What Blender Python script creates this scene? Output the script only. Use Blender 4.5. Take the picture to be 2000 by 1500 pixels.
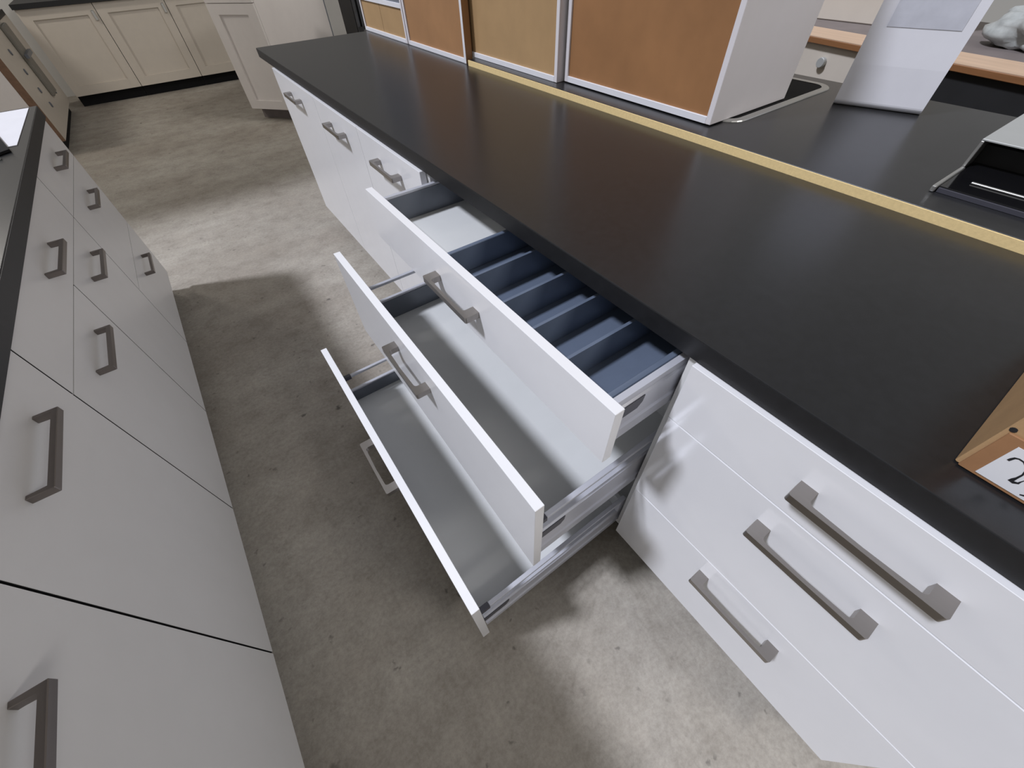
import bpy, bmesh, math, random
from mathutils import Matrix, Vector
random.seed(7)
scene = bpy.context.scene
for o in list(bpy.data.objects):
    bpy.data.objects.remove(o)
COL = scene.collection
FZ = 0.10                      # height of the cabinet fronts' lower edge above the floor

# ------------------------------------------------------------------ camera
cam_d = bpy.data.cameras.new('camera')
cam_d.sensor_width = 36.0
cam_d.lens = 775.4137 * 36.0 / 2000.0
cam_d.clip_start = 0.02
cam = bpy.data.objects.new('camera', cam_d)
COL.objects.link(cam)
R = ((0.81315425, 0.46049681, -0.35598152),
     (-0.58122693, 0.60995306, -0.53863951),
     (-0.03090976, 0.64490306, 0.76363907))
cam.matrix_world = Matrix.Translation((-0.4661, -0.1910, 1.1806 + FZ)) @ Matrix(R).to_4x4()
scene.camera = cam

# ------------------------------------------------------------------ light
world = bpy.data.worlds.new('hall_light')
scene.world = world
world.use_nodes = True
bg = world.node_tree.nodes['Background']
bg.inputs[0].default_value = (1.0, 0.975, 0.945, 1)
bg.inputs[1].default_value = 0.28
sun_d = bpy.data.lights.new('skylight_sun', 'SUN')
sun_d.energy = 2.85
sun_d.angle = math.radians(6.5)
sun_d.color = (0.92, 0.955, 1.07)
sun = bpy.data.objects.new('skylight_sun', sun_d)
COL.objects.link(sun)
sun.rotation_euler = Vector((-0.66, 0.28, 1.0)).to_track_quat('Z', 'Y').to_euler()
sun.location = (-3, 2, 5)

lamp_d = bpy.data.lights.new('rear_fill_lamp', 'AREA')  # unseen fill light added behind the camera for faces turned that way
lamp_d.shape = 'RECTANGLE'
lamp_d.size, lamp_d.size_y = 1.6, 0.6
lamp_d.energy = 80
lamp_d.color = (1.0, 0.97, 0.94)
lamp = bpy.data.objects.new('rear_fill_lamp', lamp_d)
COL.objects.link(lamp)
lamp.location = (1.7, -4.0, 3.7)
lamp.rotation_euler = (Vector((1.7, -4.0, 3.7)) - Vector((0.6, 0.8, 0.8))).to_track_quat('Z', 'Y').to_euler()

low_d = bpy.data.lights.new('far_fill_lamp', 'AREA')  # fill light added for the far cabinets, placed from the corner unit's shadow
low_d.shape = 'RECTANGLE'
low_d.size, low_d.size_y = 0.3, 1.2
low_d.energy = 60
low_d.color = (1.0, 0.95, 0.88)
low = bpy.data.objects.new('far_fill_lamp', low_d)
COL.objects.link(low)
low.location = (-2.6, 5.6, 3.5)
low.rotation_euler = (Vector((-2.6, 5.6, 3.5)) - Vector((-0.8, 5.6, 0))).to_track_quat('Z', 'Y').to_euler()

unit_fill_d = bpy.data.lights.new('unit_fill_lamp', 'AREA')  # unseen fill light added and aimed at the off-white unit's side
unit_fill_d.shape = 'RECTANGLE'
unit_fill_d.size, unit_fill_d.size_y = 1.2, 0.3
unit_fill_d.energy = 8
unit_fill_d.spread = math.radians(75)
unit_fill_d.color = (1.0, 0.96, 0.92)
unit_fill = bpy.data.objects.new('unit_fill_lamp', unit_fill_d)
COL.objects.link(unit_fill)
unit_fill.location = (2.1, 3.0, 3.4)
unit_fill.rotation_euler = (Vector((2.1, 3.0, 3.4)) - Vector((0.6, 5.4, 0.5))).to_track_quat('Z', 'Y').to_euler()

vs = scene.view_settings
vs.view_transform = 'Standard'
vs.look = 'None'
vs.exposure = 0.0
vs.gamma = 1.0
vs.use_curve_mapping = False

# ------------------------------------------------------------------ materials
def nt(name):
    m = bpy.data.materials.new(name)
    m.use_nodes = True
    t = m.node_tree
    return m, t, t.nodes['Principled BSDF']

def noise(t, scale, detail=4, rough=0.6, coord=None, stretch=None):
    n = t.nodes.new('ShaderNodeTexNoise')
    n.inputs['Scale'].default_value = scale
    n.inputs['Detail'].default_value = detail
    n.inputs['Roughness'].default_value = rough
    if coord is None:
        coord = t.nodes.new('ShaderNodeTexCoord').outputs['Object']
    if stretch:
        mp = t.nodes.new('ShaderNodeMapping')
        mp.inputs['Scale'].default_value = stretch
        t.links.new(coord, mp.inputs['Vector'])
        coord = mp.outputs[0]
    t.links.new(coord, n.inputs['Vector'])
    return n

def ramp(t, src, stops):
    r = t.nodes.new('ShaderNodeValToRGB')
    els = r.color_ramp.elements
    while len(els) < len(stops):
        els.new(0.5)
    for e, (p, c) in zip(els, stops):
        e.position = p
        e.color = (c[0], c[1], c[2], 1)
    t.links.new(src, r.inputs[0])
    return r

def srgb(r, g, b):
    f = lambda v: (v / 255) / 12.92 if v / 255 <= 0.04045 else ((v / 255 + 0.055) / 1.055) ** 2.4
    return (f(r), f(g), f(b))

def mat(name, col, rough=0.5, metal=0.0, var=0.04, scale=12, bump=0.0, bscale=200, spec=0.5, stretch=None):
    m, t, b = nt(name)
    n = noise(t, scale, stretch=stretch)
    lo = tuple(max(0, c * (1 - var)) for c in col)
    hi = tuple(min(1, c * (1 + var)) for c in col)
    r = ramp(t, n.outputs[0], [(0.3, lo), (0.7, hi)])
    t.links.new(r.outputs[0], b.inputs['Base Color'])
    b.inputs['Roughness'].default_value = rough
    b.inputs['Metallic'].default_value = metal
    b.inputs['Specular IOR Level'].default_value = spec
    if bump:
        bn = noise(t, bscale, 3, stretch=stretch)
        bp = t.nodes.new('ShaderNodeBump')
        bp.inputs['Strength'].default_value = bump
        bp.inputs['Distance'].default_value = 0.001
        t.links.new(bn.outputs[0], bp.inputs['Height'])
        t.links.new(bp.outputs[0], b.inputs['Normal'])
    return m

def floor_mat():
    m, t, b = nt('concrete')
    tc = t.nodes.new('ShaderNodeTexCoord').outputs['Object']
    big = noise(t, 0.9, 5, 0.62, tc)
    med = noise(t, 9, 10, 0.75, tc)
    fine = noise(t, 75, 6, 0.75, tc)
    streak = noise(t, 2.2, 6, 0.65, tc, (0.35, 2.2, 1))
    def mix(a, bb, f, mode='MIX'):
        x = t.nodes.new('ShaderNodeMix')
        x.data_type = 'RGBA'
        x.blend_type = mode
        if isinstance(f, float):
            x.inputs[0].default_value = f
        else:
            t.links.new(f, x.inputs[0])
        for i, v in ((6, a), (7, bb)):
            if isinstance(v, tuple):
                x.inputs[i].default_value = (*v, 1)
            else:
                t.links.new(v, x.inputs[i])
        return x.outputs[2]
    c1 = ramp(t, big.outputs[0], [(0.32, (0.30, 0.268, 0.232)), (0.55, (0.375, 0.347, 0.308)), (0.75, (0.45, 0.426, 0.39))]).outputs[0]
    c2 = ramp(t, med.outputs[0], [(0.28, (0.62, 0.60, 0.57)), (0.5, (0.95, 0.95, 0.94)), (0.72, (1.15, 1.14, 1.12))]).outputs[0]
    c3 = ramp(t, fine.outputs[0], [(0.3, (0.72, 0.71, 0.70)), (0.6, (1.05, 1.05, 1.05))]).outputs[0]
    c4 = ramp(t, streak.outputs[0], [(0.3, (0.86, 0.84, 0.82)), (0.65, (1.08, 1.08, 1.07))]).outputs[0]
    c = mix(c1, c2, 0.75, 'MULTIPLY')
    c = mix(c, c3, 0.8, 'MULTIPLY')
    c = mix(c, c4, 0.8, 'MULTIPLY')
    # pits and oil spots
    for sc, lo, hi, k in ((7.0, 0.03, 0.085, 0.75), (22.0, 0.05, 0.15, 0.5)):
        wob = t.nodes.new('ShaderNodeVectorMath')
        wob.operation = 'MULTIPLY_ADD'
        nv = noise(t, 25, 3, 0.6, tc)
        t.links.new(nv.outputs['Color'], wob.inputs[0])
        wob.inputs[1].default_value = (0.05, 0.05, 0.0)
        t.links.new(tc, wob.inputs[2])
        v = t.nodes.new('ShaderNodeTexVoronoi')
        v.inputs['Scale'].default_value = sc
        v.inputs['Randomness'].default_value = 1.0
        t.links.new(wob.outputs[0], v.inputs['Vector'])
        thin = noise(t, sc * 0.31, 1, 0.5, tc)
        gate = ramp(t, thin.outputs[0], [(0.46, (0, 0, 0)), (0.52, (1, 1, 1))]).outputs[0]
        s = ramp(t, v.outputs['Distance'], [(lo, (1, 1, 1)), (hi, (0, 0, 0))]).outputs[0]
        g = t.nodes.new('ShaderNodeMath')
        g.operation = 'MULTIPLY'
        t.links.new(s, g.inputs[0])
        t.links.new(gate, g.inputs[1])
        g2 = t.nodes.new('ShaderNodeMath')
        g2.operation = 'MULTIPLY'
        t.links.new(g.outputs[0], g2.inputs[0])
        g2.inputs[1].default_value = k
        c = mix(c, (0.055, 0.048, 0.042), g2.outputs[0])
    t.links.new(c, b.inputs['Base Color'])
    rr = ramp(t, med.outputs[0], [(0.3, (0.75, 0.75, 0.75)), (0.7, (0.5, 0.5, 0.5))])
    t.links.new(rr.outputs[0], b.inputs['Roughness'])
    b.inputs['Specular IOR Level'].default_value = 0.35
    bp = t.nodes.new('ShaderNodeBump')
    bp.inputs['Strength'].default_value = 0.25
    bp.inputs['Distance'].default_value = 0.003
    t.links.new(fine.outputs[0], bp.inputs['Height'])
    t.links.new(bp.outputs[0], b.inputs['Normal'])
    return m

M = {}
M['concrete'] = floor_mat()
M['white'] = mat('white_gloss_front', (0.80, 0.80, 0.82), 0.13, var=0.01)
M['satin'] = mat('white_satin_front', (0.645, 0.635, 0.625), 0.33, var=0.015)
M['carcass'] = mat('white_melamine', (0.72, 0.72, 0.71), 0.45, var=0.015)
M['top'] = mat('charcoal_laminate', (0.0115, 0.012, 0.0135), 0.29, var=0.15, scale=60, bump=0.05, bscale=500, spec=0.62)
M['top'].node_tree.nodes['Principled BSDF'].inputs['IOR'].default_value = 1.5
M['top_edge'] = mat('charcoal_edge', (0.009, 0.009, 0.010), 0.5, var=0.2, scale=60, bump=0.05, bscale=500)
M['nickel'] = mat('brushed_nickel', (0.37, 0.345, 0.325), 0.33, 1.0, var=0.06, scale=40, stretch=(1, 0.06, 1))
M['nickel_dark'] = mat('dark_brushed_nickel', (0.24, 0.215, 0.20), 0.36, 1.0, var=0.06, scale=40, stretch=(1, 0.06, 1))
M['drawer_metal'] = mat('silver_lacquered_steel', (0.55, 0.56, 0.62), 0.32, 0.25, var=0.03)
M['liner'] = mat('slate_grey_steel', (0.135, 0.15, 0.18), 0.38, 0.1, var=0.05)
M['tray'] = mat('slate_blue_plastic', (0.12, 0.15, 0.21), 0.35, var=0.05)
M['drawer_floor'] = mat('pale_grey_board', (0.66, 0.67, 0.67), 0.42, var=0.015)
M['clip'] = mat('dark_grey_plastic', (0.055, 0.055, 0.07), 0.45)
M['plinth'] = mat('black_plinth', (0.010, 0.010, 0.011), 0.7, spec=0.12)
M['hardboard_dark'] = mat('brown_hardboard', srgb(154, 111, 73), 0.42, var=0.10, scale=6, bump=0.1, bscale=300)
M['hardboard_mid'] = mat('mid_brown_hardboard', srgb(164, 122, 84), 0.45, var=0.08, scale=6, bump=0.1, bscale=300)
M['hardboard_light'] = mat('light_brown_hardboard', srgb(174, 142, 102), 0.5, var=0.05, scale=9, bump=0.15, bscale=400)
M['white_edge'] = mat('white_edging', (0.78, 0.78, 0.82), 0.4, var=0.02)
M['lilac'] = mat('white_board_side', (0.74, 0.71, 0.73), 0.45, var=0.015)
M['chip'] = mat('raw_chipboard', srgb(232, 206, 150), 0.75, var=0.06, scale=160, bump=0.25, bscale=300)
M['cream'] = mat('cream_lacquer', (0.60, 0.545, 0.475), 0.4, var=0.02)
M['cream_white'] = mat('off_white_lacquer', (0.72, 0.675, 0.645), 0.4, var=0.02)
M['brown_edge'] = mat('brown_raw_edge', (0.17, 0.095, 0.055), 0.6, var=0.2, scale=30)
M['steel'] = mat('brushed_steel', (0.60, 0.60, 0.58), 0.35, 0.9, var=0.05, scale=30, stretch=(0.1, 1, 1))
M['steel_pale'] = mat('pale_grey_lacquer', (0.42, 0.43, 0.42), 0.4, 0.2, var=0.03)
M['black_glass'] = mat('black_glass', (0.006, 0.006, 0.007), 0.08, var=0.1)
M['black'] = mat('matt_black', (0.010, 0.010, 0.011), 0.7, var=0.2)
M['dark_slat'] = mat('dark_slate_plastic', (0.035, 0.037, 0.043), 0.5, var=0.3, scale=30)
M['paper'] = mat('white_paper', (0.78, 0.78, 0.83), 0.6, var=0.02)
M['print'] = mat('grey_print', (0.56, 0.57, 0.63), 0.6, var=0.06, scale=25)
M['card'] = mat('cardboard', srgb(178, 144, 104), 0.75, var=0.08, scale=18, bump=0.2, bscale=250)
M['card_dark'] = mat('cardboard_brown', srgb(156, 114, 78), 0.75, var=0.08, scale=18, bump=0.2, bscale=250)
M['label'] = mat('white_label', (0.78, 0.78, 0.80), 0.6, var=0.01)
M['ink'] = mat('black_ink', (0.012, 0.012, 0.014), 0.6)
M['wood'] = mat('orange_wood', srgb(138, 94, 58), 0.5, var=0.16, scale=14, stretch=(2, 0.15, 2))
M['wood_top'] = mat('pale_wood', srgb(196, 168, 142), 0.5, var=0.1, scale=14, stretch=(2, 0.15, 2))
M['grey_board'] = mat('grey_brown_board', (0.17, 0.145, 0.14), 0.6, var=0.08)
M['red_brown'] = mat('red_brown_wood', (0.19, 0.075, 0.045), 0.5, var=0.12)
M['plastic_bag'] = mat('grey_plastic_film', (0.40, 0.42, 0.41), 0.3, var=0.2, scale=20)
M['rail_grey'] = mat('grey_brown_steel', (0.20, 0.19, 0.165), 0.45, 0.3, var=0.1)
M['wall'] = mat('painted_wall', (0.6, 0.59, 0.57), 0.8, var=0.04, scale=2)
M['shade_slab'] = mat('shade_slab_concrete', (0.42, 0.41, 0.40), 0.85, var=0.06, scale=2)

# ------------------------------------------------------------------ helpers
def bbox(bm, x0, x1, y0, y1, z0, z1):
    vs_ = [bm.verts.new(p) for p in ((x0, y0, z0), (x1, y0, z0), (x1, y1, z0), (x0, y1, z0),
                                     (x0, y0, z1), (x1, y0, z1), (x1, y1, z1), (x0, y1, z1))]
    for f in ((0, 3, 2, 1), (4, 5, 6, 7), (0, 1, 5, 4), (1, 2, 6, 5), (2, 3, 7, 6), (3, 0, 4, 7)):
        bm.faces.new([vs_[i] for i in f])

def finish(name, bm, m, parent=None, bev=0.0, seg=2, smooth=False):
    if bev:
        bmesh.ops.bevel(bm, geom=list(bm.edges), offset=bev, segments=seg, profile=0.5, affect='EDGES')
    bmesh.ops.recalc_face_normals(bm, faces=list(bm.faces))
    me = bpy.data.meshes.new(name)
    bm.to_mesh(me)
    bm.free()
    if smooth:
        for p in me.polygons:
            p.use_smooth = True
    me.materials.append(M[m])
    o = bpy.data.objects.new(name, me)
    COL.objects.link(o)
    if parent is not None:
        o.parent = parent
    return o

def box(name, x0, x1, y0, y1, z0, z1, m, parent=None, bev=0.0, seg=2):
    bm = bmesh.new()
    bbox(bm, x0, x1, y0, y1, z0, z1)
    return finish(name, bm, m, parent, bev, seg)

def prism(name, pts, axis, a, b, m, parent=None, bev=0.0, smooth=False):
    """polygon pts (2D) extruded along axis between a and b"""
    bm = bmesh.new()
    def P(q, t):
        return {'x': (t, q[0], q[1]), 'y': (q[0], t, q[1]), 'z': (q[0], q[1], t)}[axis]
    lo = [bm.verts.new(P(q, a)) for q in pts]
    hi = [bm.verts.new(P(q, b)) for q in pts]
    bm.faces.new(lo)
    bm.faces.new(hi[::-1])
    n = len(pts)
    for i in range(n):
        bm.faces.new((lo[i], lo[(i + 1) % n], hi[(i + 1) % n], hi[i]))
    return finish(name, bm, m, parent, bev, 1, smooth)

def thing(name, label, cat, loc=(0, 0, 0), rz=0.0, group=None):
    o = bpy.data.objects.new(name, None)
    o.empty_display_size = 0.1
    COL.objects.link(o)
    o.location = loc
    o.rotation_euler = (0, 0, rz)
    o['label'] = label
    o['category'] = cat
    if group:
        o['group'] = group
    return o

def tag(o, label, cat, group=None):
    o['label'] = label
    o['category'] = cat
    if group:
        o['group'] = group
    return o

def struct(o):
    o['kind'] = 'structure'
    return o

def cyl(name, p, axis, r, h, m, parent=None, n=16, bev=0.0):
    bm = bmesh.new()
    ring0, ring1 = [], []
    for i in range(n):
        a = 2 * math.pi * i / n
        c, s = r * math.cos(a), r * math.sin(a)
        d = {'x': ((0, c, s), (h, c, s)), 'y': ((c, 0, s), (c, h, s)), 'z': ((c, s, 0), (c, s, h))}[axis]
        ring0.append(bm.verts.new(Vector(p) + Vector(d[0])))
        ring1.append(bm.verts.new(Vector(p) + Vector(d[1])))
    bm.faces.new(ring0)
    bm.faces.new(ring1[::-1])
    for i in range(n):
        bm.faces.new((ring0[i], ring0[(i + 1) % n], ring1[(i + 1) % n], ring1[i]))
    return finish(name, bm, m, parent, bev, 1)

# ------------------------------------------------------------------ structure
bm = bmesh.new()
bbox(bm, -7, 7, -5, 8.2, -0.1, 0.0)
struct(finish('floor', bm, 'concrete'))
struct(box('wall_back', -7, 7, 7.75, 7.95, 0.0, 3.0, 'wall'))
struct(box('shade_slab', -4.6, 1.3, 4.40, 8.2, 3.6, 3.8, 'shade_slab'))  # unseen slab added overhead to shade the far floor and cabinets

# ------------------------------------------------------------------ handles
HL = 0.188
def arc(cx, cy, r, a0, a1, n=5):
    return [(cx + r * math.cos(math.radians(a0 + (a1 - a0) * i / n)),
             cy + r * math.sin(math.radians(a0 + (a1 - a0) * i / n))) for i in range(n + 1)]

def bridge_handle_mesh():
    """wide-footed flat bridge handle; sticks out to -x, long in y, centred on z = 0"""
    h, d, foot, bar, r, ri = HL / 2, 0.034, 0.024, 0.0085, 0.004, 0.007
    pts = [(0, -h)] + arc(-d + r, -h + r, r, 270, 180) + arc(-d + r, h - r, r, 180, 90) + [(0, h), (0, h - foot)]
    pts += arc(-d + bar + ri, h - foot - ri, ri, 90, 180) + [(-d + bar - 0.0016, 0.0)]
    pts += arc(-d + bar + ri, -h + foot + ri, ri, 180, 270) + [(0, -h + foot)]
    bm = bmesh.new()
    lo = [bm.verts.new((p[0], p[1], -0.007)) for p in pts]
    hi = [bm.verts.new((p[0], p[1], 0.007)) for p in pts]
    bm.faces.new(lo)
    bm.faces.new(hi[::-1])
    n = len(pts)
    for i in range(n):
        bm.faces.new((lo[i], lo[(i + 1) % n], hi[(i + 1) % n], hi[i]))
    bmesh.ops.recalc_face_normals(bm, faces=list(bm.faces))
    me = bpy.data.meshes.new('handle')
    bm.to_mesh(me)
    bm.free()
    me.materials.append(M['nickel'])
    return me

def bow_handle_mesh():
    """slim square-bar handle; sticks out to -x"""
    h, d, t = HL / 2, 0.036, 0.0085
    pts = [(0, -h), (-d, -h), (-d, h), (0, h), (0, h - t), (-d + t, h - t), (-d + t, -h + t), (0, -h + t)]
    bm = bmesh.new()
    lo = [bm.verts.new((p[0], p[1], -0.0065)) for p in pts]
    hi = [bm.verts.new((p[0], p[1], 0.0065)) for p in pts]
    bm.faces.new(lo)
    bm.faces.new(hi[::-1])
    n = len(pts)
    for i in range(n):
        bm.faces.new((lo[i], lo[(i + 1) % n], hi[(i + 1) % n], hi[i]))
    bmesh.ops.bevel(bm, geom=list(bm.edges), offset=0.001, segments=1, affect='EDGES')
    bmesh.ops.recalc_face_normals(bm, faces=list(bm.faces))
    me = bpy.data.meshes.new('bow_handle')
    bm.to_mesh(me)
    bm.free()
    me.materials.append(M['nickel_dark'])
    return me
HANDLE = {'bridge': bridge_handle_mesh(), 'bow': bow_handle_mesh()}

def add_handle(parent, kind, x, y, z):
    o = bpy.data.objects.new('handle', HANDLE[kind])
    COL.objects.link(o)
    o.parent = parent
    o.location = (x, y, z)
    return o

# ------------------------------------------------------------------ base cabinets (front faces local -x, width along local +y)
H = 0.715
Z1, Z2 = 0.5745, 0.2815
T = 0.019
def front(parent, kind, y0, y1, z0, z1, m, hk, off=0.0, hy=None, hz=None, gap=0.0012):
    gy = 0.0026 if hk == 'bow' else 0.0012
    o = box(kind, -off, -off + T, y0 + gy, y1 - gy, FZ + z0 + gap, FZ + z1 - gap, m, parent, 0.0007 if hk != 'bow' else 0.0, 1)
    if hk == 'bow':  # dark strips painted in as the shade of the gaps between fronts
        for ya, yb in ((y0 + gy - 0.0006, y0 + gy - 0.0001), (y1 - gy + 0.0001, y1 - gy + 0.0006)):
            box('gap_shade_strip', -off + 0.0006, -off + T, ya, yb, FZ + z0 + gap, FZ + z1 - gap, 'plinth', o)
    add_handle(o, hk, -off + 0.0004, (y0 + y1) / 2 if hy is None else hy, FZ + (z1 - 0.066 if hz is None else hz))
    return o

def base_cabinet(label, loc, rz, w, fronts, m, hk, group, depth=0.56, plinth='plinth'):
    t = thing('base_cabinet', label, 'cabinet', loc, rz, group)
    g = 0.0008
    s = 0.016
    xc = T + (0.03 if hk == 'bow' else 0.002)
    box('side_panel', xc, depth, g, s, FZ, FZ + H, 'carcass', t, 0.0006, 1)
    box('side_panel', xc, depth, w - s, w - g, FZ, FZ + H, 'carcass', t, 0.0006, 1)
    box('bottom_panel', xc, depth, s, w - s, FZ, FZ + s, 'carcass', t)
    box('back_panel', depth - 0.008, depth, s, w - s, FZ + s, FZ + H, 'carcass', t)
    box('top_rail', 0.09, 0.17, s, w - s, FZ + H - s, FZ + H, 'carcass', t)
    box('plinth_board', 0.06, 0.076, g, w - g, 0.0, FZ - 0.002, plinth, t)
    box('foot_board', depth - 0.06, depth - 0.044, g, w - g, 0.0, FZ - 0.002, plinth, t)
    out = [front(t, *f, m, hk) if len(f) == 5 else front(t, *f[:5], m, hk, **f[5]) for f in fronts]
    return t, out

GR = 'white cabinets along the aisle under the long dark worktop'
# near three-drawer cabinet (closed)
base_cabinet('white glossy three-drawer cabinet with closed drawers, nearest under the long dark worktop',
             (0, -0.607, 0), 0, 0.607,
             [('drawer_front', 0, 0.607, Z1, H), ('drawer_front', 0, 0.607, Z2, Z1), ('drawer_front', 0, 0.607, 0, Z2)],
             'white', 'bridge', GR)
# the cabinet with its drawers pulled out
WB = 0.94
D = (0.1639, 0.3068, 0.4624)
tB, fB = base_cabinet('white cabinet with three drawers pulled out in steps over the aisle', (0, 0, 0), 0, WB,
                      [('drawer_front', 0, WB, Z1, H, dict(off=D[0])),
                       ('drawer_front', 0, WB, Z2, Z1, dict(off=D[1])),
                       ('drawer_front', 0, WB, 0, Z2, dict(off=D[2]))], 'white', 'bridge', GR)
DL = 0.50
specs = [(fB[0], D[0], 0.614, 0.583, 0.690, None, 0.656), (fB[1], D[1], 0.310, 0.268, 0.388, 0.436, 0.364), (fB[2], D[2], 0.030, 0.002, 0.084, 0.140, 0.060)]
for f, d, zf, zb, zt, zr, zc in specs:
    xa, xb = -d + T, -d + DL
    zf += FZ; zb += FZ; zt += FZ
    box('drawer_bottom', xa, xb, 0.030, WB - 0.034, zf - 0.012, zf, 'drawer_floor', f)
    box('drawer_back', xb, xb + 0.012, 0.030, WB - 0.034, zf - 0.012, zt, 'drawer_floor', f)
    # stepped steel side profiles
    for side in (0, 1):
        def Y(v):
            return v if side == 0 else WB - v
        hh = zt - zb
        zs_ = FZ + zc + 0.015
        prof = [(0.0185, zb), (0.0185, zb + hh * 0.26), (0.0215, zb + hh * 0.31), (0.0215, zs_), (0.0250, zs_ + 0.003),
                (0.0250, zt), (0.0365, zt), (0.0365, zb)]
        pts = [(Y(a), b) for a, b in prof]
        bm = bmesh.new()
        lo = [bm.verts.new((xa + 0.004, p[0], p[1])) for p in pts]
        hi = [bm.verts.new((xb, p[0], p[1])) for p in pts]
        bm.faces.new(lo)
        bm.faces.new(hi[::-1])
        for i in range(len(pts)):
            bm.faces.new((lo[i], lo[(i + 1) % len(pts)], hi[(i + 1) % len(pts)], hi[i]))
        finish('drawer_side', bm, 'drawer_metal', f)
        ya, yb = sorted((Y(0.0367), Y(0.0382)))
        box('side_liner', xa + 0.002, xb - 0.002, ya, yb, zf + 0.001, zt - 0.006, 'liner', f)
        ya, yb = sorted((Y(0.0202), Y(0.0214)))
        cz = FZ + zc
        prism('cover_cap', [(xa + 0.002, cz - 0.014), (xa + 0.066, cz - 0.014), (xa + 0.076, cz - 0.003), (xa + 0.078, cz + 0.013), (xa + 0.002, cz + 0.013)], 'y', ya, yb, 'clip', f)
        if zr:
            ya, yb = sorted((Y(0.020), Y(0.031)))
            box('gallery_rail', xa + 0.026, xb - 0.03, ya, yb, FZ + zr, FZ + zr + 0.009, 'drawer_metal', f, 0.001, 1)
            box('rail_holder', xa + 0.001, xa + 0.026, ya - 0.001, yb + 0.001, FZ + zr - 0.004, FZ + zr + 0.011, 'clip', f)
            box('rail_post', xb - 0.03, xb - 0.012, ya, yb, zt, FZ + zr + 0.010, 'drawer_metal', f)

# cutlery tray in the top drawer
xa, xb = -D[0] + T + 0.022, -D[0] + DL - 0.02
zt0, zt1 = FZ + 0.6145, FZ + 0.681
tray = thing('cutlery_tray', 'slate-blue plastic cutlery tray with long compartments in the top open drawer', 'cutlery tray', (0, 0, zt0))
ys = [0.048, 0.151, 0.249, 0.347, 0.458, 0.568]
th = 0.0022
hT = zt1 - zt0
def sloped_wall(name, y, parent, slope=0.010, ytop=None, h=hT):
    # thin wall that widens a little towards its foot
    pts = [(y - th - 0.001, h), (y + th + 0.001, h), (y + th + slope, 0.004), (y - th - slope * 0.2, 0.004)]
    bm = bmesh.new()
    lo = [bm.verts.new((xa, p[0], p[1])) for p in pts]
    hi = [bm.verts.new((xb, p[0], p[1])) for p in pts]
    bm.faces.new(lo); bm.faces.new(hi[::-1])
    for i in range(4):
        bm.faces.new((lo[i], lo[(i + 1) % 4], hi[(i + 1) % 4], hi[i]))
    return finish(name, bm, 'tray', parent)
box('tray_floor', xa, xb, ys[0], ys[-1], 0.0006, 0.004, 'tray', tray)
for i, y in enumerate(ys):
    if i in (0, len(ys) - 1):
        continue
    sloped_wall('divider', y, tray)
box('side_wall', xa, xb, ys[0] - 0.006, ys[0] + 0.006, 0.004, hT, 'tray', tray, 0.0015, 1)
box('side_wall', xa, xb, ys[-1] - 0.003, ys[-1] + 0.008, 0.004, hT, 'tray', tray, 0.0015, 1)
box('end_wall', xa - 0.004, xa, ys[0] - 0.004, ys[-1] + 0.006, 0.0006, hT - 0.006, 'tray', tray)
box('end_wall', xb, xb + 0.004, ys[0] - 0.004, ys[-1] + 0.006, 0.0006, hT - 0.006, 'tray', tray)
# scooped compartment floors rising against the far divider
for i in range(1, len(ys)):
    a, b = ys[i - 1] + 0.008, ys[i] - 0.006
    n = 8
    pts = [(a + (b - a) * k / n, 0.0045 + 0.018 * (1 - k / n) ** 2.2) for k in range(n + 1)] + [(b, 0.0042), (a, 0.0042)]
    bm = bmesh.new()
    lo = [bm.verts.new((xa + 0.002, p[0], p[1])) for p in pts]
    hi = [bm.verts.new((xb - 0.002, p[0], p[1])) for p in pts]
    bm.faces.new(lo); bm.faces.new(hi[::-1])
    for k in range(len(pts)):
        bm.faces.new((lo[k], lo[(k + 1) % len(pts)], hi[(k + 1) % len(pts)], hi[k]))
    finish('compartment_floor', bm, 'tray', tray)
# door cabinets further along
base_cabinet('white single-door cabinet next to the pulled-out drawers', (0, WB, 0), 0, 0.493,
             [('door', 0, 0.493, 0, H)], 'white', 'bridge', GR)
base_cabinet('white single-door cabinet, second beyond the pulled-out drawers', (0, 1.433, 0), 0, 0.493,
             [('door', 0, 0.493, 0, H)], 'white', 'bridge', GR)
base_cabinet('white single-door cabinet at the far end of the long dark worktop', (0, 1.926, 0), 0, 0.664,
             [('door', 0, 0.664, 0, H)], 'white', 'bridge', GR)

# long worktop
def worktop(name, label, x0, x1, y0, y1, z0, z1, loc=(0, 0, 0), rz=0, frontedge=True):
    t = thing(name, label, 'worktop', loc, rz)
    box('slab', x0 + (0.0012 if frontedge else 0), x1, y0, y1, z0, z1, 'top', t, 0.0015, 2)
    if frontedge:
        box('edge_band', x0, x0 + 0.0011, y0, y1, z0, z1 - 0.0015, 'top_edge', t)
    return t
worktop('worktop', 'long dark charcoal worktop over the open drawers', 0.009, 0.648, -0.80, 2.887, FZ + 0.7165, FZ + 0.7553)

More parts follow.
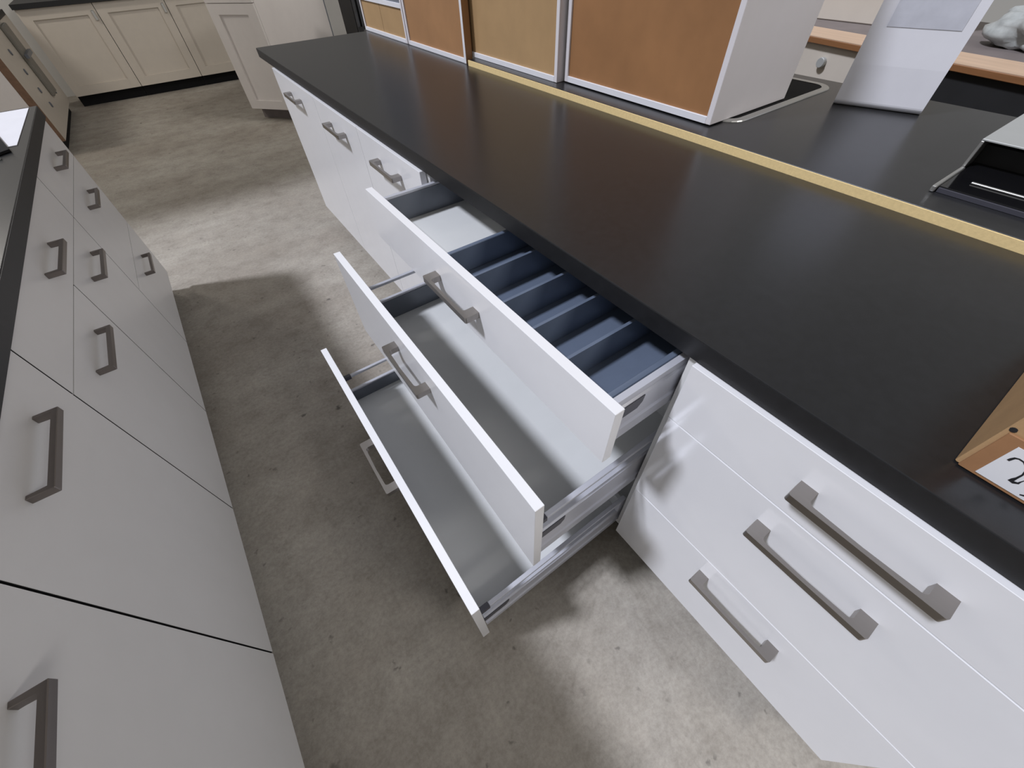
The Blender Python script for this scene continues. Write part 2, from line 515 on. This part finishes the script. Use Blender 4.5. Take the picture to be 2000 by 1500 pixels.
# ------------------------------------------------------------------ left row of cabinets
AL = -0.0113
thL = math.atan(0.0113)
def LP(y):
    return (-0.9075 + AL * y, y, 0)
GL = 'white cabinets in the left row across the aisle'
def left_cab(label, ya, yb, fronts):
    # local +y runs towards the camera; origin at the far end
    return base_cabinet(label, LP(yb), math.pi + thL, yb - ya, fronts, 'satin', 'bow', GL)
yl = [2.400, 1.709, 0.754, 0.284, -0.187, -0.657]
w = yl[0] - yl[1]
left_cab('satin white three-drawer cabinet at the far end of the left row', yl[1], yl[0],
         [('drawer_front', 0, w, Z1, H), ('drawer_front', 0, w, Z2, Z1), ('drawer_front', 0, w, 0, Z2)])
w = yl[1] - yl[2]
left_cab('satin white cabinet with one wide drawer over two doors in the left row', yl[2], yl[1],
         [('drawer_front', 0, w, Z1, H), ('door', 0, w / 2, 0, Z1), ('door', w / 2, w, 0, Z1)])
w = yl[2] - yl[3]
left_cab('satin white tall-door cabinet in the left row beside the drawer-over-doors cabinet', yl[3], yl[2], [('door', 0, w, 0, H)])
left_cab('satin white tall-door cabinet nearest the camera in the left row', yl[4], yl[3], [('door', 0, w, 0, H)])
worktop('worktop', 'dark worktop on the left row of white cabinets', -0.012, 0.62, 0.0, 3.05, FZ + 0.7165, FZ + 0.7553, LP(2.385), math.pi + thL)

ps = box('paper_sheet', -1.36, -0.945, 1.86, 2.36, FZ + 0.7558, FZ + 0.7572, 'paper')
tag(ps, 'white sheet of paper on the far end of the left dark worktop', 'paper')
hb = thing('black_board', 'matt black board lying over the white sheet on the left worktop', 'board', (-0.955, 1.80, FZ + 0.7574), 0)
prism('plate', [(0.0, 0.0), (-0.10, 0.425), (-0.60, 0.425), (-0.55, -0.06), (-0.06, -0.05)], 'z', 0.0, 0.006, 'plinth', hb)
prism('edge_strip', [(-0.02, -0.053), (-0.30, -0.063), (-0.30, -0.075), (-0.02, -0.065)], 'z', -0.0015, 0.006, 'steel_pale', hb)

# ------------------------------------------------------------------ the row behind: worktops and wall cabinets seen from the back
ZB = FZ + 0.775
bt = thing('worktop', 'dark worktop with raw yellow chipboard edge behind the long dark worktop', 'worktop', (0, 0, 0))
box('slab', 0.6525, 1.40, -0.95, 1.722, ZB - 0.038, ZB, 'top', bt, 0.001, 1)
box('raw_edge', 0.6485, 0.6522, -0.95, 1.722, ZB - 0.038, ZB - 0.0012, 'chip', bt)
for y in (-0.90, 0.35, 1.65):
    box('support_panel', 0.72, 1.30, y, y + 0.016, 0.0, ZB - 0.038, 'carcass', bt)
ft = thing('worktop', 'dark worktop under the two far wall cabinets', 'worktop', (0, 0, 0))
box('slab', 0.6495, 1.25, 1.736, 2.94, FZ + 0.7165, FZ + 0.7553, 'top', ft, 0.001, 1)
for y in (1.76, 2.90):
    box('support_panel', 0.72, 1.2, y, y + 0.016, 0.0, FZ + 0.7165, 'carcass', ft)

GW = 'wall cabinets standing with their backs to the aisle'
def wall_cab(label, x, y0, y1, z0, m, hgt=0.70, depth=0.36, split=None, near='lilac'):
    t = thing('wall_cabinet', label, 'cabinet', (x, y0, z0), 0, GW)
    w_ = y1 - y0
    s = 0.017
    box('side_panel', 0.0012 if near != 'lilac' else 0, depth, 0.0005, s, 0.0, hgt, near, t, 0.0 if near != 'lilac' else 0.001, 1)
    if near != 'lilac':
        box('edge_strip', 0, 0.0011, 0.0005, s, 0.0, hgt, 'white_edge', t)
    box('side_panel', 0, depth, w_ - s, w_ - 0.0005, 0.0, hgt, 'lilac', t, 0.001, 1)
    box('bottom_panel', 0, depth, s, w_ - s, 0.0, s, 'white_edge', t, 0.0006, 1)
    box('top_panel', 0, depth, s, w_ - s, hgt - s, hgt, 'white_edge', t, 0.0006, 1)
    if split is None:
        box('back_panel', 0.006, 0.0095, s, w_ - s, s, hgt - s, m, t)
    else:
        zr = 0.135
        box('back_panel', 0.006, 0.0095, s, split - 0.0015, s, zr, m, t)
        box('back_panel', 0.006, 0.0095, split + 0.0015, w_ - s, s, zr, m, t)
        box('cross_rail', 0.0, 0.02, s, w_ - s, zr, zr + 0.017, 'white_edge', t)
        box('upper_back_panel', 0.012, 0.015, s, w_ - s, zr + 0.017, hgt - s, 'liner', t)
    return t
wall_cab('white wall cabinet with dark brown hardboard back, nearest of the row', 0.722, 0.533, 1.163, ZB + 0.0035, 'hardboard_dark', depth=0.37)
wall_cab('white wall cabinet with light tan hardboard back beside the nearest one', 0.694, 1.172, 1.836, ZB + 0.0005, 'hardboard_light', depth=0.37)
wall_cab('white wall cabinet with mid-brown hardboard back on the far dark worktop', 0.657, 1.752, 2.335, FZ + 0.7558, 'hardboard_mid', depth=0.034, near='hardboard_mid')
wall_cab('white wall cabinet with a split tan back panel and cross rail, farthest of the row', 0.657, 2.345, 2.925, FZ + 0.7558, 'hardboard_light', split=0.305)

# glass hob partly under the nearest wall cabinet
hob = thing('hob', 'black hob with rounded steel rim sticking out under the nearest wall cabinet', 'hob', (0.78, 0.497, ZB + 0.0003))
def rrect(x0, x1, y0, y1, r, n=6):
    return arc(x1 - r, y0 + r, r, -90, 0, n) + arc(x1 - r, y1 - r, r, 0, 90, n) + arc(x0 + r, y1 - r, r, 90, 180, n) + arc(x0 + r, y0 + r, r, 180, 270, n)
bm = bmesh.new()
o_ = rrect(0, 0.56, 0, 0.50, 0.06); i_ = rrect(0.022, 0.538, 0.022, 0.478, 0.042)
vo0 = [bm.verts.new((p[0], p[1], 0)) for p in o_]
vo1 = [bm.verts.new((p[0] * 0.994 + 0.0015, p[1] * 0.994 + 0.0015, 0.0028)) for p in o_]
vi1 = [bm.verts.new((p[0], p[1], 0.0028)) for p in i_]
vi0 = [bm.verts.new((p[0], p[1], 0)) for p in i_]
n = len(o_)
for i in range(n):
    j = (i + 1) % n
    bm.faces.new((vo0[i], vo0[j], vo1[j], vo1[i])); bm.faces.new((vo1[i], vo1[j], vi1[j], vi1[i])); bm.faces.new((vi1[i], vi1[j], vi0[j], vi0[i])); bm.faces.new((vi0[i], vi0[j], vo0[j], vo0[i]))
finish('rim', bm, 'steel', hob)
prism('glass', rrect(0.0225, 0.5375, 0.0225, 0.4775, 0.0415), 'z', 0.0, 0.0018, 'plinth', hob)

# paper sign
sg = thing('sign_sheet', 'white upright paper sign with faint grey print on the back worktop', 'sign', (1.150, 0.413, ZB + 0.0005), math.atan2(0.069, 0.207))
# local: sheet spans y from 0 to -0.22, front faces -x
prof = []
th_ = 0.0016
rad = 0.014
path = [(0.036, 0.0012)] + [(rad + 0.006 - rad * math.sin(math.radians(a)), 0.001 + rad - rad * math.cos(math.radians(a))) for a in range(0, 91, 15)] + [(0.006, 0.10), (0.010, 0.20), (0.016, 0.31), (0.026, 0.46)]
outer, inner = [], []
for k, p in enumerate(path):
    a = Vector(path[max(0, k - 1)]); b = Vector(path[min(len(path) - 1, k + 1)])
    d = (b - a).normalized()
    nrm = Vector((-d.y, d.x))
    outer.append((p[0] + nrm.x * th_ / 2, p[1] + nrm.y * th_ / 2)); inner.append((p[0] - nrm.x * th_ / 2, p[1] - nrm.y * th_ / 2))
prism('sheet', outer + inner[::-1], 'y', -0.218, 0.0, 'paper', sg)
prism('printed_picture', [(0.0082, 0.180), (0.0092, 0.205), (0.0150, 0.30), (0.0142, 0.30), (0.0084, 0.205), (0.0074, 0.180)], 'y', -0.195, -0.035, 'print', sg)

# slim extractor hood lying on the worktop
hd = thing('extractor_hood', 'slim grey extractor hood with black glass visor lying on the back worktop', 'extractor hood', (0.89, 0.0, ZB + 0.0005))
box('top_plate', 0.0, 0.36, -0.60, 0.0, 0.062, 0.066, 'steel_pale', hd, 0.001, 1)
box('side_plate', 0.0, 0.36, -0.006, 0.0, 0.0, 0.0615, 'steel', hd, 0.001, 1)
box('side_plate', 0.0, 0.36, -0.60, -0.594, 0.0, 0.0615, 'steel', hd, 0.001, 1)
box('back_plate', 0.354, 0.36, -0.594, -0.006, 0.0, 0.0615, 'steel', hd)
box('filter', 0.05, 0.354, -0.593, -0.007, 0.0, 0.045, 'black', hd)
box('visor', -0.14, 0.05, -0.590, -0.010, 0.004, 0.010, 'black_glass', hd, 0.001, 1)
box('visor_end', -0.152, -0.004, -0.0095, -0.001, 0.0, 0.012, 'steel', hd, 0.002, 2)
box('trim_strip', -0.085, -0.078, -0.590, -0.045, 0.0102, 0.0135, 'steel', hd, 0.001, 1)
cyl('motor_tube', (0.03, -0.20, 0.030), 'y', 0.017, 0.075, 'steel_pale', hd, 16)
box('front_lip', -0.146, -0.1405, -0.590, -0.012, 0.0, 0.008, 'clip', hd)

# cardboard box with price label on the near end of the worktop
cb = thing('cardboard_box', 'brown cardboard box with a white handwritten label on the near worktop', 'box', (0.070, -0.295, FZ + 0.7558))
box('body', 0.0035, 0.36, -0.34, 0.0, 0.0, 0.16, 'card', cb, 0.0015, 1)
box('front_flap', 0.0, 0.0033, -0.338, -0.004, 0.001, 0.066, 'card_dark', cb, 0.0008, 1)
cyl('rivet_hole', (0.0028, -0.004, 0.069), 'x', 0.003, 0.0012, 'ink', cb, 10)
lb = box('label_sheet', -0.0010, -0.0003, -0.17, -0.0176, 0.006, 0.0575, 'label', cb)
def stroke(pts, wdt, parent):
    """flat ink stroke on the label, pts in (y, z, width factor)"""
    bm = bmesh.new()
    L_, R_ = [], []
    for k, p in enumerate(pts):
        a = Vector(pts[max(0, k - 1)][:2]); b = Vector(pts[min(len(pts) - 1, k + 1)][:2])
        d = (b - a).normalized()
        nn = Vector((-d.y, d.x)) * wdt * p[2] / 2
        L_.append(bm.verts.new((-0.0014, p[0] + nn.x, p[1] + nn.y))); R_.append(bm.verts.new((-0.0014, p[0] - nn.x, p[1] - nn.y)))
    for k in range(len(pts) - 1):
        bm.faces.new((L_[k], L_[k + 1], R_[k + 1], R_[k]))
    ex = bmesh.ops.extrude_face_region(bm, geom=list(bm.faces))
    for v in ex['geom']:
        if isinstance(v, bmesh.types.BMVert):
            v.co.x += 0.0003
    return finish('ink_stroke', bm, 'ink', parent)
def S(l):
    return [(a + 0.295, b - 0.7558, c) for a, b, c in l]
stroke(S([(-0.3180, 0.7945, 1.3), (-0.3184, 0.7975, 1.4), (-0.3193, 0.8008, 1.2), (-0.3217, 0.8022, 0.9), (-0.3258, 0.8018, 0.9), (-0.3300, 0.7985, 0.9),
        (-0.3330, 0.7940, 0.9), (-0.3349, 0.7880, 0.9), (-0.3350, 0.7814, 1.1), (-0.3347, 0.7775, 1.9), (-0.3345, 0.7752, 2.4), (-0.3368, 0.7748, 2.0), (-0.3396, 0.7768, 1.3),
        (-0.3396, 0.7800, 0.6), (-0.3402, 0.7840, 0.5), (-0.3450, 0.7860, 0.6)]), 0.0017, cb)
stroke(S([(-0.3490, 0.7658, 0.8), (-0.3515, 0.7674, 1.2), (-0.3560, 0.7700, 1.0)]), 0.0016, cb)

# ------------------------------------------------------------------ bench behind the back worktop
ang = math.atan2(0.17, 0.83)
bn = thing('wooden_bench', 'wood-edged bench with cream front and knobs behind the back worktop', 'bench', (2.075, 0.70, 0), -ang)
# local front faces -x, y along the bench
zb0 = FZ + 0.737
box('front_rail', 0.0, 0.055, -1.6, 0.9, zb0, zb0 + 0.022, 'wood', bn, 0.002, 1)
box('rail_top', 0.002, 0.20, -1.6, 0.9, zb0 + 0.0222, zb0 + 0.0245, 'wood_top', bn)
box('top_board', 0.2005, 0.90, -1.6, 0.9, zb0 + 0.002, zb0 + 0.0240, 'grey_board', bn)
box('front_panel', 0.02, 0.04, -0.12, 0.9, 0.02, zb0 - 0.002, 'cream', bn)
box('recess_shade_board', 0.02, 0.04, -1.6, -0.121, 0.02, zb0 - 0.002, 'black', bn)  # flush black board, painted as the shade inside an open recess
box('base_plate', 0.30, 0.60, -1.6, 0.9, 0.0, 0.018, 'black', bn)
box('end_panel', 0.042, 0.60, -1.6, -1.58, 0.02, zb0, 'cream', bn)
box('end_panel', 0.042, 0.60, 0.88, 0.9, 0.02, zb0, 'cream', bn)
for (ky, kz) in ((0.22, 0.675), (0.045, 0.655)):
    cyl('knob', (0.0, ky, FZ + kz), 'x', 0.02, 0.02, 'steel_pale' if ky > 0.1 else 'clip', bn, 16, 0.002)
ap = box('cream_box', 2.56, 2.95, 0.62, 1.75, zb0 + 0.025, zb0 + 0.50, 'cream', None, 0.004, 1)
tag(ap, 'cream box-shaped appliance standing on the wood-edged bench', 'appliance')
pk = box('wood_offcut', 2.02, 2.20, -0.35, 0.10, zb0 + 0.025, zb0 + 0.075, 'red_brown', None, 0.003, 1)
tag(pk, 'red-brown wooden offcut lying on the bench at the right', 'wood')
# crumpled plastic bag
def bag(label, loc, sx, sy, sz, seed):
    bm = bmesh.new()
    bmesh.ops.create_icosphere(bm, subdivisions=4, radius=1.0)
    rnd = random.Random(seed)
    dirs = [Vector((rnd.uniform(-1, 1), rnd.uniform(-1, 1), rnd.uniform(-1, 1))).normalized() for _ in range(16)]
    for v in bm.verts:
        n_ = v.co.normalized()
        f = 1.0
        for k, dd in enumerate(dirs):
            f -= 0.10 * max(0, 1 - abs(n_.dot(dd)) * 5.0)
        v.co = Vector((n_.x * f * sx, n_.y * f * sy, max(-0.55, n_.z * f) * sz))
    lo = min(v.co.z for v in bm.verts)
    for v in bm.verts:
        v.co.z -= lo
    o = finish('plastic_bag', bm, 'plastic_bag', None, smooth=True)
    o.location = loc
    tag(o, label, 'bag')
    return o
bag('crumpled grey plastic bag on the bench behind the paper sign', (2.48, 0.26, zb0 + 0.025), 0.17, 0.22, 0.10, 3)
bag('smaller dark-shadowed plastic bag at the upper right on the bench', (2.46, -0.12, zb0 + 0.025), 0.14, 0.15, 0.12, 9)

# ------------------------------------------------------------------ far cream cabinets
def shaker(parent, name, y_front, x0, x1, z0, z1, m, rail=0.085, stile=0.085, th2=0.02):
    """frame-and-panel front facing -y"""
    bm = bmesh.new()
    bbox(bm, x0, x0 + stile, y_front, y_front + th2, z0, z1)
    bbox(bm, x1 - stile, x1, y_front, y_front + th2, z0, z1)
    bbox(bm, x0 + stile, x1 - stile, y_front, y_front + th2, z0, z0 + rail)
    bbox(bm, x0 + stile, x1 - stile, y_front, y_front + th2, z1 - rail, z1)
    o = finish(name, bm, m, parent)
    box('panel', x0 + stile, x1 - stile, y_front + 0.015, y_front + 0.0195, z0 + rail, z1 - rail, m, o)
    return o
GC = 'cream frame-and-panel cabinets along the back wall'
fc = [(-1.372, -0.732, 'cream panelled base cabinet in the dark corner of the back row'),
      (-0.730, -0.080, 'cream panelled base cabinet in the middle of the back row'),
      (-0.078, 0.560, 'cream panelled base cabinet half hidden behind the off-white unit')]
for x0, x1, lab in fc:
    t = thing('base_cabinet', lab, 'cabinet', (x0, 7.03, 0), 0, GC)
    w_ = x1 - x0
    box('body', 0.001, w_ - 0.001, 0.022, 0.60, FZ, FZ + 0.72, 'cream', t)
    d_ = shaker(t, 'door', 0.0, 0.002, w_ - 0.002, FZ + 0.002, FZ + 0.718, 'cream')
    box('pull_bar', w_ - 0.045, w_ - 0.02, -0.020, -0.0005, FZ + 0.585, FZ + 0.665, 'steel', d_, 0.003, 1)
    box('plinth', 0.001, w_ - 0.001, 0.06, 0.08, 0.0, FZ - 0.002, 'plinth', t)
    box('back_foot', 0.001, w_ - 0.001, 0.5, 0.52, 0.0, FZ - 0.002, 'plinth', t)
wt = box('worktop', -1.38, 0.57, 7.00, 7.68, FZ + 0.7215, FZ + 0.76, 'top_edge')
tag(wt, 'dark worktop on the cream cabinets along the back wall', 'worktop')

# corner cabinet with rail and shelf-pin holes
cc = thing('corner_cabinet', 'cream cabinet side with brown edge, metal rail and screw heads beyond the left row', 'cabinet', (-1.445, 5.36, 0))
box('body', -0.60, 0.0, 0.004, 1.64, FZ - 0.005, FZ + 0.70, 'cream', cc)
box('raw_edge', -0.055, 0.002, 0.0, 0.0035, FZ - 0.004, FZ + 0.70, 'brown_edge', cc)
box('front_face', -0.60, -0.056, 0.001, 0.0035, FZ - 0.004, FZ + 0.70, 'cream_white', cc)
box('plinth', -0.57, -0.05, 0.06, 1.6, 0.0, FZ - 0.006, 'plinth', cc)
box('top_strip', -0.60, 0.004, 0.0, 1.60, FZ + 0.7015, FZ + 0.74, 'top_edge', cc)
rail = box('metal_rail', 0.0005, 0.03, 0.86, 1.12, FZ + 0.17, FZ + 0.685, 'rail_grey', cc, 0.008, 2)
box('rail_clamp', 0.0305, 0.055, 0.82, 1.16, FZ + 0.46, FZ + 0.49, 'liner', rail)
for (yy, zz) in ((0.52, 0.548), (0.52, 0.413), (0.52, 0.279), (0.52, 0.169), (1.18, 0.158)):
    cyl('screw_head', (0.0003, yy, FZ + zz), 'x', 0.022, 0.008, 'liner', cc, 14, 0.002)

# off-white unit standing at an angle behind the worktop's far end
uw = thing('base_cabinet', 'off-white panelled cabinet turned at an angle beyond the long worktop', 'cabinet', (0.105, 5.16, 0), math.atan2(-0.76, 0.65))
box('body', 0.001, 0.479, 0.022, 1.03, FZ, FZ + 0.86, 'cream_white', uw)
shaker(uw, 'door', 0.0, 0.002, 0.478, FZ + 0.002, FZ + 0.765, 'cream_white', 0.07, 0.09)
dr_ = box('drawer_front', 0.002, 0.478, 0.0, 0.02, FZ + 0.769, FZ + 0.858, 'cream_white', uw, 0.001, 1)
box('plinth', 0.02, 0.46, 0.10, 0.12, 0.0, FZ - 0.002, 'grey_board', uw)
box('back_foot', 0.02, 0.46, 0.9, 0.92, 0.0, FZ - 0.002, 'grey_board', uw)
box('end_strip', 0.461, 0.4788, 1.031, 1.048, FZ, FZ + 0.86, 'liner', uw)

# dark slatted crate beyond the worktop
cr = thing('slatted_crate', 'dark slatted plastic crate stack between the off-white cabinet and wall cabinets', 'crate', (1.20, 4.60, 0))
box('back_board', 0.0, 0.75, 0.05, 0.07, 0.0, 0.98, 'black', cr)
for i in range(19):
    box('slat', 0.005 + i * 0.04, 0.025 + i * 0.04, 0.02, 0.049, 0.0, 0.98, 'dark_slat', cr)
for z in (0.05, 0.42, 0.62, 0.90):
    box('cross_bar', 0.0, 0.75, 0.0, 0.0195, z, z + 0.03, 'black', cr)
box('top_cap', -0.005, 0.76, -0.01, 0.4, 0.981, 1.0, 'steel_pale', cr)
box('side_board', 0.0, 0.02, 0.0705, 0.39, 0.0, 0.98, 'black', cr)
box('side_board', 0.73, 0.75, 0.0705, 0.39, 0.0, 0.98, 'black', cr)
